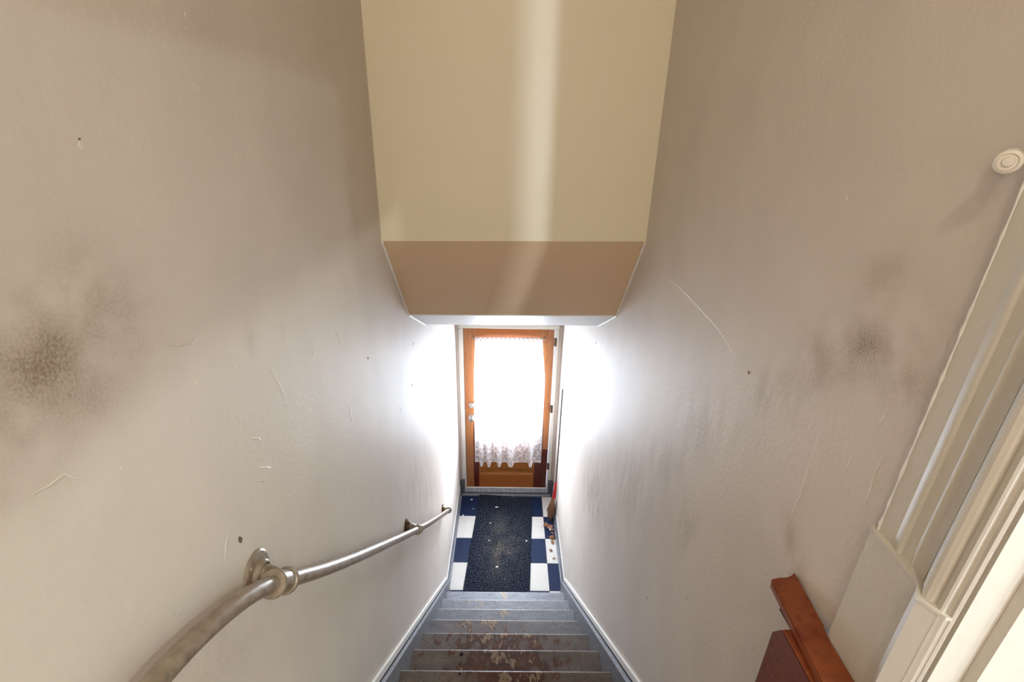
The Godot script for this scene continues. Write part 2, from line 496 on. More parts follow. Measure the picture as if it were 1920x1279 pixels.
func shell() -> void:
	var wl := wall_slab("wall_left", XL, XL - 0.15, mats.wall_left_paint, 0.6)
	structure(wl, "long scuffed beige left stairwell wall with the pipe handrail on it", "wall")
	var wr := wall_slab("wall_right", XR, XR + 0.12, mats.wall_right_paint, -0.42)
	structure(wr, "long scuffed beige right stairwell wall with grey hand marks", "wall")
	# header over the stairs
	var hb := B.new()
	var hl := Vector3(XL, 3.4062, -1.935); var hr := Vector3(XR, 3.421, -1.944)
	var tl := Vector3(XL, YC, -1.955); var tr := Vector3(XR, YC, -1.955)
	hb.quad(hl, hr, tr, tl, Vector3.BACK)
	var bk := Vector3(0, 0, -0.1)
	hb.quad(hl + bk, hr + bk, tr + bk, tl + bk, Vector3.FORWARD)
	hb.quad(hl, hr, hr + bk, hl + bk, Vector3.DOWN)
	hb.quad(tl, tr, tr + bk, tl + bk, Vector3.UP)
	hb.quad(hl, tl, tl + bk, hl + bk, Vector3.LEFT)
	hb.quad(hr, tr, tr + bk, hr + bk, Vector3.RIGHT)
	structure(put(hb, "wall_front", mats.header_paint), "cream upright header wall hanging over the stairs", "wall")
	var sl := Vector3(XL, 2.9438, -2.3348); var sr := Vector3(XR, 2.9735, -2.2889)
	var ll := Vector3(XL, 2.7093, -2.7841); var lr := Vector3(XR, 2.7433, -2.7243)
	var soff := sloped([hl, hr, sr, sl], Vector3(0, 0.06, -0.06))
	structure(put(soff, "ceiling", mats.soffit_tan), "tan sloping soffit under the header above the stairs", "ceiling")
	var sl2 := sloped([sl, sr, lr, ll], Vector3(0, 0.08, 0.0))
	var c2 := put(sl2, "ceiling", mats.white_ceiling_paint)
	structure(c2, "narrow white strip of ceiling below the tan soffit, before the door", "ceiling")
	var c3 := sloped([ll, lr, Vector3(XR, 2.74, -4.5), Vector3(XL, 2.71, -4.5)], Vector3(0, 0.08, 0))
	put(c3, "landing_ceiling", mats.white_ceiling_paint, c2)
	# caulk lines where the soffit meets the walls
	for p in [[hl, sl, 0.006], [hr, sr, -0.006], [sl, ll, 0.006], [sr, lr, -0.006]]:
		var b := B.new()
		var off := Vector3(p[2] * 0.3, -0.003, 0.003)
		b.tube(PackedVector3Array([p[0] + off, p[0].lerp(p[1], 0.5) + off, p[1] + off]), 0.005, 8)
		put(b, "caulk_bead", mats.caulk, c2)
	var edge := B.new()
	edge.tube(PackedVector3Array([sl + Vector3(0, -0.002, -0.002), sr + Vector3(0, -0.002, -0.002)]), 0.0035, 8)
	put(edge, "caulk_bead", mats.caulk, c2)
	# wall with the entry door
	var e := base("wall_end")
	put(bx(Vector3(XL, 2.075, -4.56), Vector3(XR, YC, -4.40)), "wall_above_door", mats.wall_paint, e)
	put(bx(Vector3(XL, -0.05, -4.56), Vector3(-0.47, 2.075, -4.45)), "wall_beside_door", mats.wall_paint, e)
	put(bx(Vector3(0.51, -0.05, -4.56), Vector3(XR, 2.075, -4.45)), "wall_beside_door", mats.wall_paint, e)
	structure(e, "narrow end wall around the front door at the foot of the stairs", "wall")
	# upper hall and side room behind the camera
	var up := base("floor")
	put(bx(Vector3(XL, YU - 0.2, -0.47), Vector3(XR + 0.12, YU, 4.7)), "hall_boards", mats.hall_floor_wood, up)
	put(bx(Vector3(XR + 0.12, YU - 0.2, -1.3), Vector3(3.5, YU, 4.7)), "room_boards", mats.hall_floor_wood, up)
	structure(up, "brown floor of the upper hall behind the camera", "floor")
	structure(put(bx(Vector3(XL - 0.15, YC, -4.56), Vector3(3.6, YC + 0.12, 4.7)), "ceiling", mats.white_ceiling_paint), "high white ceiling of the upper hall", "ceiling")
	structure(put(bx(Vector3(XL - 0.15, 0, 0.6), Vector3(XL, YC, 2.7)), "wall_left", mats.wall_paint), "left wall of the upper hall behind the camera", "wall")
	structure(put(bx(Vector3(XL, YU, 2.6), Vector3(XR, YC, 2.7)), "wall_back", mats.wall_paint), "back wall of the upper hall behind the camera", "wall")
	var rh := base("wall_right")
	put(bx(Vector3(XR, YU, 0.52), Vector3(XR + 0.12, YC, 2.7)), "wall_beside_doorway", mats.wall_paint, rh)
	put(bx(Vector3(XR, 4.43, -0.42), Vector3(XR + 0.12, YC, 0.52)), "wall_over_doorway", mats.wall_paint, rh)
	structure(rh, "right wall of the upper hall around the doorway to the side room", "wall")
	structure(put(bx(Vector3(XR + 0.12, YU, -1.3), Vector3(3.5, YC, -1.2)), "wall_room_front", mats.wall_paint), "front wall of the side room", "wall")
	structure(put(bx(Vector3(3.5, YU, -1.3), Vector3(3.6, YC, 4.7)), "wall_room_right", mats.wall_paint), "far side wall of the side room", "wall")
	structure(put(bx(Vector3(XR + 0.12, YU, 4.6), Vector3(3.5, YC, 4.7)), "wall_room_back", mats.wall_paint), "window wall of the side room", "wall")
	structure(put(bx(Vector3(XR + 0.02, YU, 2.7), Vector3(XR + 0.12, YC, 4.6)), "wall_room_left", mats.wall_paint), "left wall of the side room", "wall")
	var wd := base("window_1")
	var wf := B.new()
	for x in [1.60, 1.80]:
		wf.box(Vector3(x - 0.03, 2.95, 4.5), Vector3(x + 0.03, 4.55, 4.6), 0.004)
	for y in [2.97, 4.53]:
		wf.box(Vector3(1.57, y - 0.03, 4.5), Vector3(1.83, y + 0.03, 4.6), 0.004)
	put(wf, "window_frame", mats.trim_white, wd)
	var wp := mat("window_glow", Color(0.9, 0.93, 1.0), 0.3)
	wp.emission_enabled = true; wp.emission = Color(0.95, 0.97, 1.0); wp.emission_energy_multiplier = 2.0
	put(bx(Vector3(1.62, 2.99, 4.56), Vector3(1.78, 4.51, 4.59)), "pane", wp, wd)
	structure(wd, "tall narrow bright window of the side room", "window")
	var w2 := base("window_2")  # added window out of view, made up to carry the rear fill light
	var wf2 := B.new()
	for x in [-0.41, 0.45]:
		wf2.box(Vector3(x - 0.035, 3.03, 2.52), Vector3(x + 0.035, 4.47, 2.6), 0.004)
	for y in [3.06, 4.44]:
		wf2.box(Vector3(-0.375, y - 0.035, 2.52), Vector3(0.415, y + 0.035, 2.6), 0.004)
	put(wf2, "window_frame", mats.trim_white, w2)
	put(bx(Vector3(-0.375, 3.095, 2.57), Vector3(0.415, 4.405, 2.59)), "pane", wp, w2)
	structure(w2, "added unseen glowing window for the fill light at the back of the upper hall", "window")
	# raised brush and scrape marks, and flaked paint, on the two walls
	ridges(wl, XL, 0.0022, [
		[[3.525, -0.66], [3.512, -0.68], [3.51, -0.70], [3.503, -0.715], [3.505, -0.74]], [[3.44, -0.80], [3.41, -0.81], [3.40, -0.815]], [[3.26, -0.80], [3.24, -0.83], [3.22, -0.845]],
		[[3.31, -1.12], [3.28, -1.16], [3.27, -1.15]], [[3.20, -1.20], [3.17, -1.24], [3.165, -1.20]], [[3.19, -0.80], [3.15, -0.85], [3.14, -0.82], [3.165, -0.78]], [[3.14, -0.68], [3.12, -0.66], [3.10, -0.65]],
		[[3.35, -0.93], [3.28, -0.96], [3.25, -0.97]], [[3.45, -1.05], [3.38, -1.06]], [[3.02, -0.86], [3.03, -0.90], [3.015, -0.93], [3.03, -0.96], [3.01, -0.98]], [[3.46, -0.41], [3.455, -0.45], [3.43, -0.47]],
		[[3.88, -0.86], [3.875, -0.885], [3.88, -0.89]], [[3.885, -0.70], [3.88, -0.72]], [[3.0, -1.35], [2.93, -1.36]], [[2.6, -2.0], [2.55, -2.02]], [[3.14, -0.51], [3.13, -0.53], [3.125, -0.52]], [[3.29, -1.32], [3.2, -1.36]], [[2.75, -0.95], [2.72, -0.96]]])
	ridges(wr, XR, 0.0012, [
		[[3.3561, -1.7266], [3.37, -1.52], [3.3678, -1.3649], [3.358, -1.16], [3.3286, -1.0338]], [[3.3617, -0.7145], [3.285, -0.712], [3.2107, -0.7117], [3.14, -0.72], [3.0971, -0.7262]], [[3.47, -0.60], [3.43, -0.607]],
		[[3.36, -0.63], [3.33, -0.635]], [[3.40, -0.58], [3.36, -0.583], [3.30, -0.575]], [[2.75, -1.1], [2.72, -1.12], [2.73, -1.15]], [[3.28, -1.0], [3.26, -1.02]], [[2.45, -2.45], [2.30, -2.5]]])
	chips(wl, XL, [[3.8000, -0.6188, 0.008, 0], [3.8075, -0.6192, 0.0022, 1], [3.9794, -0.8931, 0.004, 0], [3.9618, -0.8885, 0.003, 0], [3.0978, -0.7006, 0.0125, 1], [3.8807, -0.8747, 0.003, 0], [3.44, -0.70, 0.004, 0], [3.41, -0.52, 0.003, 0], [2.95, -1.1, 0.006, 0], [2.75, -2.4, 0.010, 1], [2.55, -2.3, 0.010, 1], [3.05, -1.6, 0.006, 1]])
	chips(wr, XR, [[3.7336, -0.8173, 0.005, 0], [3.9281, -1.667, 0.006, 0], [2.62, -2.75, 0.010, 1], [2.45, -2.5, 0.008, 1], [3.06, -0.722, 0.003, 0], [2.55, -1.02, 0.004, 1], [3.33, -0.98, 0.005, 1], [2.2, -1.3, 0.006, 1]])

func sloped(q: Array, thick: Vector3) -> B:
	var b := B.new()
	var nrm: Vector3 = (q[1] - q[0]).cross(q[2] - q[0]).normalized()
	if nrm.dot(thick) > 0: nrm = -nrm
	var r := []
	for p in q: r.append(p + thick)
	b.quad(q[0], q[1], q[2], q[3], nrm)
	b.quad(r[0], r[1], r[2], r[3], -nrm)
	var c: Vector3 = (q[0] + q[1] + q[2] + q[3]) * 0.25 + thick * 0.5
	for i in 4:
		var j := (i + 1) % 4
		b.quad(q[i], q[j], r[j], r[i], (q[i] + r[j]) * 0.5 - c)
	return b

func ridges(wall: Node, x: float, thick: float, lines: Array) -> void:
	var b := B.new()
	var rng := RandomNumberGenerator.new(); rng.seed = 5
	for l in lines:
		var pts := PackedVector3Array()
		var rad := []
		for k in l.size() - 1:
			for s in 4:
				var f := s / 4.0
				pts.append(Vector3(x, lerpf(l[k][0], l[k + 1][0], f), lerpf(l[k][1], l[k + 1][1], f)))
		pts.append(Vector3(x, l[-1][0], l[-1][1]))
		for i in pts.size():
			rad.append(thick * sin(PI * (i + 0.4) / pts.size()) + 0.0003)
			pts[i] += Vector3(0, rng.randf_range(-0.002, 0.002), rng.randf_range(-0.002, 0.002))
		b.tube(pts, rad, 6, true, Vector3(0.5, 1, 1))
	var o := put(b, "paint_ridge", mats.wall_paint, wall)
	o.set_meta("kind", "stuff")

func chips(wall: Node, x: float, spots: Array) -> void:
	var rng := RandomNumberGenerator.new(); rng.seed = 9
	if not mats.has("chip_light"):
		mat("chip_light", Color(0.86, 0.84, 0.80), 0.7)
		mat("chip_dark", Color(0.40, 0.36, 0.27), 0.8)
	for s in spots:
		var poly := PackedVector2Array()
		for k in 7:
			var a := TAU * k / 7
			var r: float = s[2] * rng.randf_range(0.45, 1.0)
			poly.append(Vector2(cos(a) * r * 0.7, sin(a) * r))
		var b := B.new()
		b.prism(poly, Vector3(x - signf(x) * 0.0012, s[0], s[1]), Vector3(0, 0, 1), Vector3.UP, Vector3(signf(x) * 0.001, 0, 0))
		put(b, "paint_chip", mats.chip_dark if s[3] else mats.chip_light, wall)

func landing() -> void:
	var fl := base("floor")
	put(bx(Vector3(XL, -0.1, -4.56), Vector3(XR, -0.004, -2.6)), "slab", mats.dark_gap, fl)
	var xs := [-0.4943, -0.1893, 0.1157, 0.4207, 0.5404]
	var zs := [-4.3345, -4.0295, -3.7245, -3.4195, -3.1145, -2.92]
	for i in 4:
		for j in 5:
			var b := bx(Vector3(xs[i] + 0.0006, -0.004, zs[j] + 0.0006), Vector3(xs[i + 1] - 0.0006, 0.0 if (i + j) % 2 else 0.0003, zs[j + 1] - 0.0006), 0.0008)
			var white := (i + j) % 2 == 1
			put(b, "floor_tile", mats.tile_white if white else mats.tile_navy, fl)
	structure(fl, "landing floor of white and navy checker tiles before the front door", "floor")
	# baseboards of the landing: a board with a cap moulding and a shoe
	for s in [-1, 1]:
		var wall: float = XL if s < 0 else XR
		var o := base("baseboard_left" if s < 0 else "baseboard_right")
		var prof := PackedVector2Array([Vector2(0, 0), Vector2(0.014, 0), Vector2(0.014, 0.085), Vector2(0.011, 0.093), Vector2(0.007, 0.103), Vector2(0.003, 0.112), Vector2(0, 0.112)])
		var b := B.new()
		b.prism(prof, Vector3(wall, 0.0, -4.385), Vector3(-s, 0, 0), Vector3.UP, Vector3(0, 0, 1.30))
		put(b, "board", mats.grey_paint, o)
		var shoe := PackedVector2Array()
		shoe.append(Vector2(0.014, 0.0))
		for k in 6:
			var a := PI / 2 * k / 5
			shoe.append(Vector2(0.014 + 0.011 * cos(a), 0.016 * sin(a)))
		b = B.new()
		b.prism(shoe, Vector3(wall, 0.0, -4.33), Vector3(-s, 0, 0), Vector3.UP, Vector3(0, 0, 1.27))
		put(b, "shoe_moulding", mats.grey_paint, o)
		b = B.new()
		b.prism(PackedVector2Array([Vector2(0, 0.113), Vector2(0.006, 0.113), Vector2(0.003, 0.122), Vector2(0, 0.124)]), Vector3(wall, 0.0, -4.385), Vector3(-s, 0, 0), Vector3.UP, Vector3(0, 0, 1.27))
		put(b, "paint_edge", mats.caulk, o)
		structure(o, "grey baseboard along the %s wall of the tiled landing" % ("left" if s < 0 else "right"), "baseboard")
	structure(put(bx(Vector3(-6, -0.3, -16), Vector3(6, -0.12, -4.57)), "ground", mats.porch_concrete), "pale concrete porch outside the front door", "ground")

func entry_door() -> void:
	var d := base("door_1")
	var z0 := ZD - 0.042
	var L := -0.431; var R := 0.4689; var Bt := 0.0706; var T := 2.0278
	var gl := -0.29; var gr := 0.327; var gb := 0.80; var gt := 1.875
	put(bx(Vector3(L, Bt, z0), Vector3(L + 0.085, T, ZD), 0.003), "stile", mats.door_wood, d)
	put(bx(Vector3(L + 0.0855, Bt, z0), Vector3(gl - 0.0005, 0.92, ZD - 0.001), 0.002), "stile_inner_strip", mats.door_wood_shaded, d)  # shade on the lower left stile, put into the wood colour
	put(bx(Vector3(L + 0.0855, 0.9205, z0), Vector3(gl - 0.0005, T, ZD - 0.0005), 0.001), "stile_inner_strip", mats.door_wood, d)
	put(bx(Vector3(R - 0.062, 0.6, z0), Vector3(R, T, ZD), 0.003), "stile", mats.door_wood, d)
	put(bx(Vector3(R - 0.062, Bt, z0), Vector3(R, 0.5995, ZD), 0.003), "stile", mats.door_wood_shaded, d)  # foot of the right stile, darkened by shade in its colour
	put(bx(Vector3(gr + 0.0005, Bt, z0), Vector3(R - 0.0625, 0.92, ZD - 0.001), 0.002), "stile_inner_strip", mats.door_wood_shaded, d)  # same shade colour on the inner right side
	put(bx(Vector3(gr + 0.0005, 0.9205, z0), Vector3(R - 0.0625, T, ZD - 0.0005), 0.001), "stile_inner_strip", mats.door_wood, d)
	put(bx(Vector3(gl, gt, z0), Vector3(gr, T, ZD - 0.0005), 0.002), "top_rail", mats.door_wood_across, d)
	put(bx(Vector3(gl, gb - 0.14, z0), Vector3(gr, gb, ZD - 0.0005), 0.002), "lock_rail", mats.door_wood_across, d)
	put(bx(Vector3(gl, Bt, z0), Vector3(gr, 0.243, ZD - 0.0005), 0.003), "bottom_rail", mats.door_wood_across, d)
	put(bx(Vector3(gl, 0.2435, z0), Vector3(gr, 0.252, ZD + 0.006), 0.002), "bead", mats.door_panel_wood, d)
	# raised lower panel with its mouldings
	var pn := put(bx(Vector3(gl, 0.252, z0 + 0.01), Vector3(gr, gb - 0.14, ZD - 0.018)), "panel", mats.door_panel_wood, d)
	var fld := B.new()
	var a := [Vector3(gl + 0.05, 0.30, ZD - 0.018), Vector3(gr - 0.05, 0.30, ZD - 0.018), Vector3(gr - 0.05, gb - 0.19, ZD - 0.018), Vector3(gl + 0.05, gb - 0.19, ZD - 0.018)]
	var c = [a[0] + Vector3(0.03, 0.03, 0.013), a[1] + Vector3(-0.03, 0.03, 0.013), a[2] + Vector3(-0.03, -0.03, 0.013), a[3] + Vector3(0.03, -0.03, 0.013)]
	fld.quad(c[0], c[1], c[2], c[3], Vector3.BACK)
	for i in 4:
		var j := (i + 1) % 4
		fld.quad(a[i], a[j], c[j], c[i], Vector3.BACK)
	put(fld, "raised_field", mats.door_panel_wood, pn)
	for q in [[Vector3(gl, 0.252, 0), Vector3(gr, 0.266, 0)], [Vector3(gl, gb - 0.154, 0), Vector3(gr, gb - 0.14, 0)], [Vector3(gl, 0.266, 0), Vector3(gl + 0.014, gb - 0.154, 0)], [Vector3(gr - 0.014, 0.266, 0), Vector3(gr, gb - 0.154, 0)]]:
		put(bx(q[0] + Vector3(0, 0, ZD - 0.018), q[1] + Vector3(0, 0, ZD - 0.005), 0.004), "panel_moulding", mats.door_wood, pn)
	# glass with its stops
	put(bx(Vector3(gl, gb, ZD - 0.026), Vector3(gr, gt, ZD - 0.022)), "glass_pane", mats.door_glass, d)
	for q in [[Vector3(gl, gb, 0), Vector3(gr, gb + 0.012, 0)], [Vector3(gl, gt - 0.012, 0), Vector3(gr, gt, 0)], [Vector3(gl, gb + 0.012, 0), Vector3(gl + 0.012, gt - 0.012, 0)], [Vector3(gr - 0.012, gb + 0.012, 0), Vector3(gr, gt - 0.012, 0)]]:
		put(bx(q[0] + Vector3(0, 0, ZD - 0.022), q[1] + Vector3(0, 0, ZD - 0.006), 0.003), "glazing_bead", mats.door_wood, d)
	# deadbolt and knob
	var to_z := Transform3D(Basis(Vector3.RIGHT, PI / 2), Vector3.ZERO)
	var db := B.new()
	db.lathe(PackedVector2Array([Vector2(0.031, 0), Vector2(0.030, 0.008), Vector2(0.022, 0.016), Vector2(0.014, 0.018), Vector2(0.0, 0.018)]), to_z.translated(Vector3(-0.3622, 1.149, ZD)), 24)
	var dbo := put(db, "deadbolt", mats.steel, d)
	put(bx(Vector3(-0.3672, 1.131, ZD + 0.018), Vector3(-0.3572, 1.167, ZD + 0.033), 0.003), "thumb_turn", mats.steel, dbo)
	var kb := B.new()
	kb.lathe(PackedVector2Array([Vector2(0.033, 0), Vector2(0.032, 0.006), Vector2(0.016, 0.012), Vector2(0.012, 0.03), Vector2(0.019, 0.038), Vector2(0.027, 0.048), Vector2(0.027, 0.058), Vector2(0.02, 0.066), Vector2(0.0, 0.067)]), to_z.translated(Vector3(-0.3644, 1.0045, ZD)), 24)
	put(kb, "knob", mats.steel, d)
	for y in [1.8984, 1.1305, 0.3903]:
		var hb := B.new()
		var hx := 0.4735
		hb.box(Vector3(hx + 0.002, y - 0.045, ZD), Vector3(hx + 0.018, y + 0.045, ZD + 0.027), 0.001)
		for k in 5:
			hb.tube(PackedVector3Array([Vector3(hx, y - 0.045 + k * 0.018 + 0.001, ZD + 0.02), Vector3(hx, y - 0.045 + k * 0.018 + 0.017, ZD + 0.02)]), 0.0065, 10)
		put(hb, "hinge", mats.dark_brass, d)
	structure(d, "orange-brown wooden front door with a large curtained glass pane", "door")
	# frame round the door
	var f := base("trim_1")
	put(bx(Vector3(-0.481, 0.0, -4.46), Vector3(L - 0.003, 2.03, -4.385), 0.004), "jamb", mats.trim_white, f)
	put(bx(Vector3(R + 0.008, 0.0, -4.46), Vector3(0.5155, 2.03, -4.385), 0.004), "jamb", mats.trim_white, f)
	put(bx(Vector3(-0.481, 2.031, -4.46), Vector3(0.5155, 2.074, -4.385), 0.004), "head_jamb", mats.trim_white, f)
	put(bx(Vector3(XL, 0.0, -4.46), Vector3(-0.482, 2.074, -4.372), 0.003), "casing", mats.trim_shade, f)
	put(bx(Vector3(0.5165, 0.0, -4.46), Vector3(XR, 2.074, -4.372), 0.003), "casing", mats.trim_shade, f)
	put(bx(Vector3(-0.497, 0, -4.384), Vector3(-0.449, 0.206, -4.358), 0.004), "plinth_block", mats.grey_paint_dark, f)
	put(bx(Vector3(0.488, 0, -4.384), Vector3(0.540, 0.206, -4.358), 0.004), "plinth_block", mats.grey_paint_dark, f)
	structure(f, "white painted frame around the brown front door", "door frame")
	# threshold
	var t := base("trim_2")
	var b := B.new()
	b.prism(PackedVector2Array([Vector2(-4.46, 0), Vector2(-4.46, 0.064), Vector2(-4.404, 0.064), Vector2(-4.372, 0.055), Vector2(-4.360, 0.049), Vector2(-4.357, 0.041), Vector2(-4.364, 0.033), Vector2(-4.372, 0.0)]), Vector3(-0.449, 0, 0), Vector3(0, 0, 1), Vector3.UP, Vector3(0.937, 0, 0))
	put(b, "sill", mats.grey_paint, t)
	put(bx(Vector3(-0.431, 0.0645, -4.43), Vector3(0.469, 0.0700, -4.402), 0.001), "weather_strip", mats.caulk, t)
	b = B.new()
	b.prism(PackedVector2Array([Vector2(-4.3575, 0), Vector2(-4.3575, 0.022), Vector2(-4.345, 0.022), Vector2(-4.338, 0.014), Vector2(-4.3365, 0)]), Vector3(-0.478, 0, 0), Vector3(0, 0, 1), Vector3.UP, Vector3(1.0, 0, 0))
	put(b, "nosing_strip", mats.grey_paint, t)
	structure(t, "grey painted threshold under the front door", "threshold")

func stair_picture() -> ImageTexture:
	var w := 640; var rh := 64; var rows := 11
	var im := Image.create(w, rh * rows, false, Image.FORMAT_RGB8)
	var a := FastNoiseLite.new(); a.seed = 3; a.frequency = 0.022; a.fractal_octaves = 6
	var g := FastNoiseLite.new(); g.seed = 8; g.frequency = 0.03; g.fractal_octaves = 4
	var k := FastNoiseLite.new(); k.seed = 12; k.frequency = 0.12; k.fractal_octaves = 3
	# per tread: centre of wear, width, how bare, tint 0 grey .. 1 brown
	var wear := [[0.48, 0.10, 0.15, 0.0], [0.28, 0.09, 0.25, 0.02], [0.50, 0.10, 0.3, 0.05], [0.36, 0.2, 0.4, 0.3], [0.48, 0.30, 0.75, 0.62], [0.48, 0.28, 0.85, 0.8], [0.52, 0.26, 0.85, 0.85], [0.5, 0.3, 0.85, 0.9], [0.5, 0.3, 0.85, 0.9], [0.5, 0.3, 0.8, 0.9], [0.5, 0.3, 0.8, 0.9]]
	for r in rows:
		var q: Array = wear[r]
		for j in rh:
			var back := j / float(rh - 1)          # 0 at the nosing, 1 at the riser
			for i in w:
				var x := i / float(w)
				var n1 := a.get_noise_2d(i, j * 1.6 + r * 311.0)
				var n2 := g.get_noise_2d(i * 0.35, j * 3.0 + r * 173.0)
				var n3 := k.get_noise_2d(i, j + r * 97.0)
				var c := Color(0.475, 0.485, 0.515).lerp(Color(0.43, 0.385, 0.34), q[3]) * (1.0 + 0.16 * n2 + 0.10 * n3)
				var e := exp(-pow((x - q[0]) / q[1], 2.0))
				var bare := clampf((e * q[2] * 1.5 + n1 * 1.1 - 0.62 + 0.25 * n2) * 5.0, 0, 1) * clampf(q[3] * 2.0, 0, 1)
				var soil := clampf(e * q[3] * 0.75 + n1 * 0.3 * q[3], 0, 0.8)
				c = c.lerp(Color(0.33, 0.205, 0.13), soil)
				c = c.lerp(Color(0.30, 0.165, 0.095) * (1.0 + 0.5 * n2), bare * 0.85)
				# cream flakes near the nosing where the top coat has gone
				var e2 := exp(-pow((x - q[0]) / (q[1] * 0.8), 2.0)) * exp(-pow(back / 0.42, 2.0))
				if e2 * 0.8 + n1 * 1.1 + n3 * 0.45 > 0.80:
					c = c.lerp(Color(0.62, 0.55, 0.45) * (1.0 + 0.2 * n3), 0.8)
				if n3 > 0.46 and n2 > 0.12: c = c.lerp(Color(0.09, 0.07, 0.06), 0.8)
				c.a = 1.0
				im.set_pixel(i, r * rh + j, c)
	return ImageTexture.create_from_image(im)

func staircase() -> void:
	var s := base("staircase")
	var m := mat("stair_paint", Color.WHITE, 0.4)
	m.albedo_texture = stair_picture()
	m.texture_repeat = false
	var SL := -0.4737; var SR := 0.5151
	for n in 11:
		var y := RISE * (n + 1)
		var zf := ZN + RUN * n
		var prof := PackedVector2Array()
		var back := zf + RUN + 0.012
		prof.append(Vector2(back, y - 0.028))
		prof.append(Vector2(back, y))
		prof.append(Vector2(zf + 0.012, y))
		for k in range(1, 8):
			var a := PI * k / 8
			prof.append(Vector2(zf + 0.012 - 0.012 * sin(a), y - 0.013 + 0.013 * cos(a)))
		prof.append(Vector2(zf + 0.012, y - 0.028))
		var row := n
		var uvf := func(p: Vector3) -> Vector2:
			return Vector2(clampf((p.x - SL) / (SR - SL), 0.002, 0.998), (row + clampf((p.z - zf) / (RUN + 0.012), 0.03, 0.97)) / 11.0)
		var b := B.new()
		b.prism(prof, Vector3(SL, 0, 0), Vector3(0, 0, 1), Vector3.UP, Vector3(SR - SL, 0, 0), uvf)
		put(b, "tread", m, s)
		put(bx(Vector3(SL, y - RISE + 0.001, zf + 0.026), Vector3(SR, y - 0.029, zf + 0.044)), "riser", mats.grey_paint, s)
	for side in [-1, 1]:
		var x0: float = XL if side < 0 else SR
		var x1: float = SL if side < 0 else XR
		var sl := RISE / RUN
		var f := func(z: float) -> float: return RISE + sl * (z - ZN) + 0.072
		var b := B.new()
		b.prism(PackedVector2Array([Vector2(-3.10, 0.001), Vector2(-2.60, 0.001), Vector2(-0.52, f.call(-0.52) - 0.45), Vector2(-0.52, f.call(-0.52)), Vector2(-3.085, 0.150), Vector2(-3.10, 0.128)]), Vector3(x0 + 0.0004, 0, 0), Vector3(0, 0, 1), Vector3.UP, Vector3(x1 - x0 - 0.0008, 0, 0))
		put(b, "stringer", mats.grey_paint, s)
		# dark open joint over the stringer, then a white capping strip against the wall
		var wallx: float = XL if side < 0 else XR
		var d: float = -side
		for q in [["joint", 0.002, 0.011, 0.013, mats.dark_gap], ["capping_strip", 0.011, 0.046, 0.011, mats.caulk]]:
			b = B.new()
			b.prism(PackedVector2Array([Vector2(-3.085, 0.150 + q[1]), Vector2(-0.52, f.call(-0.52) + q[1]), Vector2(-0.52, f.call(-0.52) + q[2]), Vector2(-3.085, 0.150 + q[2])]), Vector3(wallx + d * 0.0003, 0, 0), Vector3(0, 0, 1), Vector3.UP, Vector3(d * q[3], 0, 0))
			put(b, q[0], q[4], s)
	# two knots and nail heads on the worn treads
	for k in [[5, 0.262, 0.030, 0.011], [6, 0.28, 0.02, 0.006], [4, 0.27, 0.03, 0.005]]:
		var b := B.new()
		b.lathe(PackedVector2Array([Vector2(k[3], 0), Vector2(k[3] * 0.7, 0.002), Vector2(0, 0.0025)]), Transform3D(Basis.IDENTITY, Vector3(lerpf(SL, SR, k[1]), RISE * (k[0] + 1), ZN + RUN * k[0] + k[2])), 12)
		put(b, "nail_head", mats.dark_gap, s)
	tag(s, "worn grey painted wooden stairs going down to the tiled landing", "staircase")

func P(az: float, x: float) -> Vector2:
	return Vector2(x, -x / tan(deg_to_rad(az)))

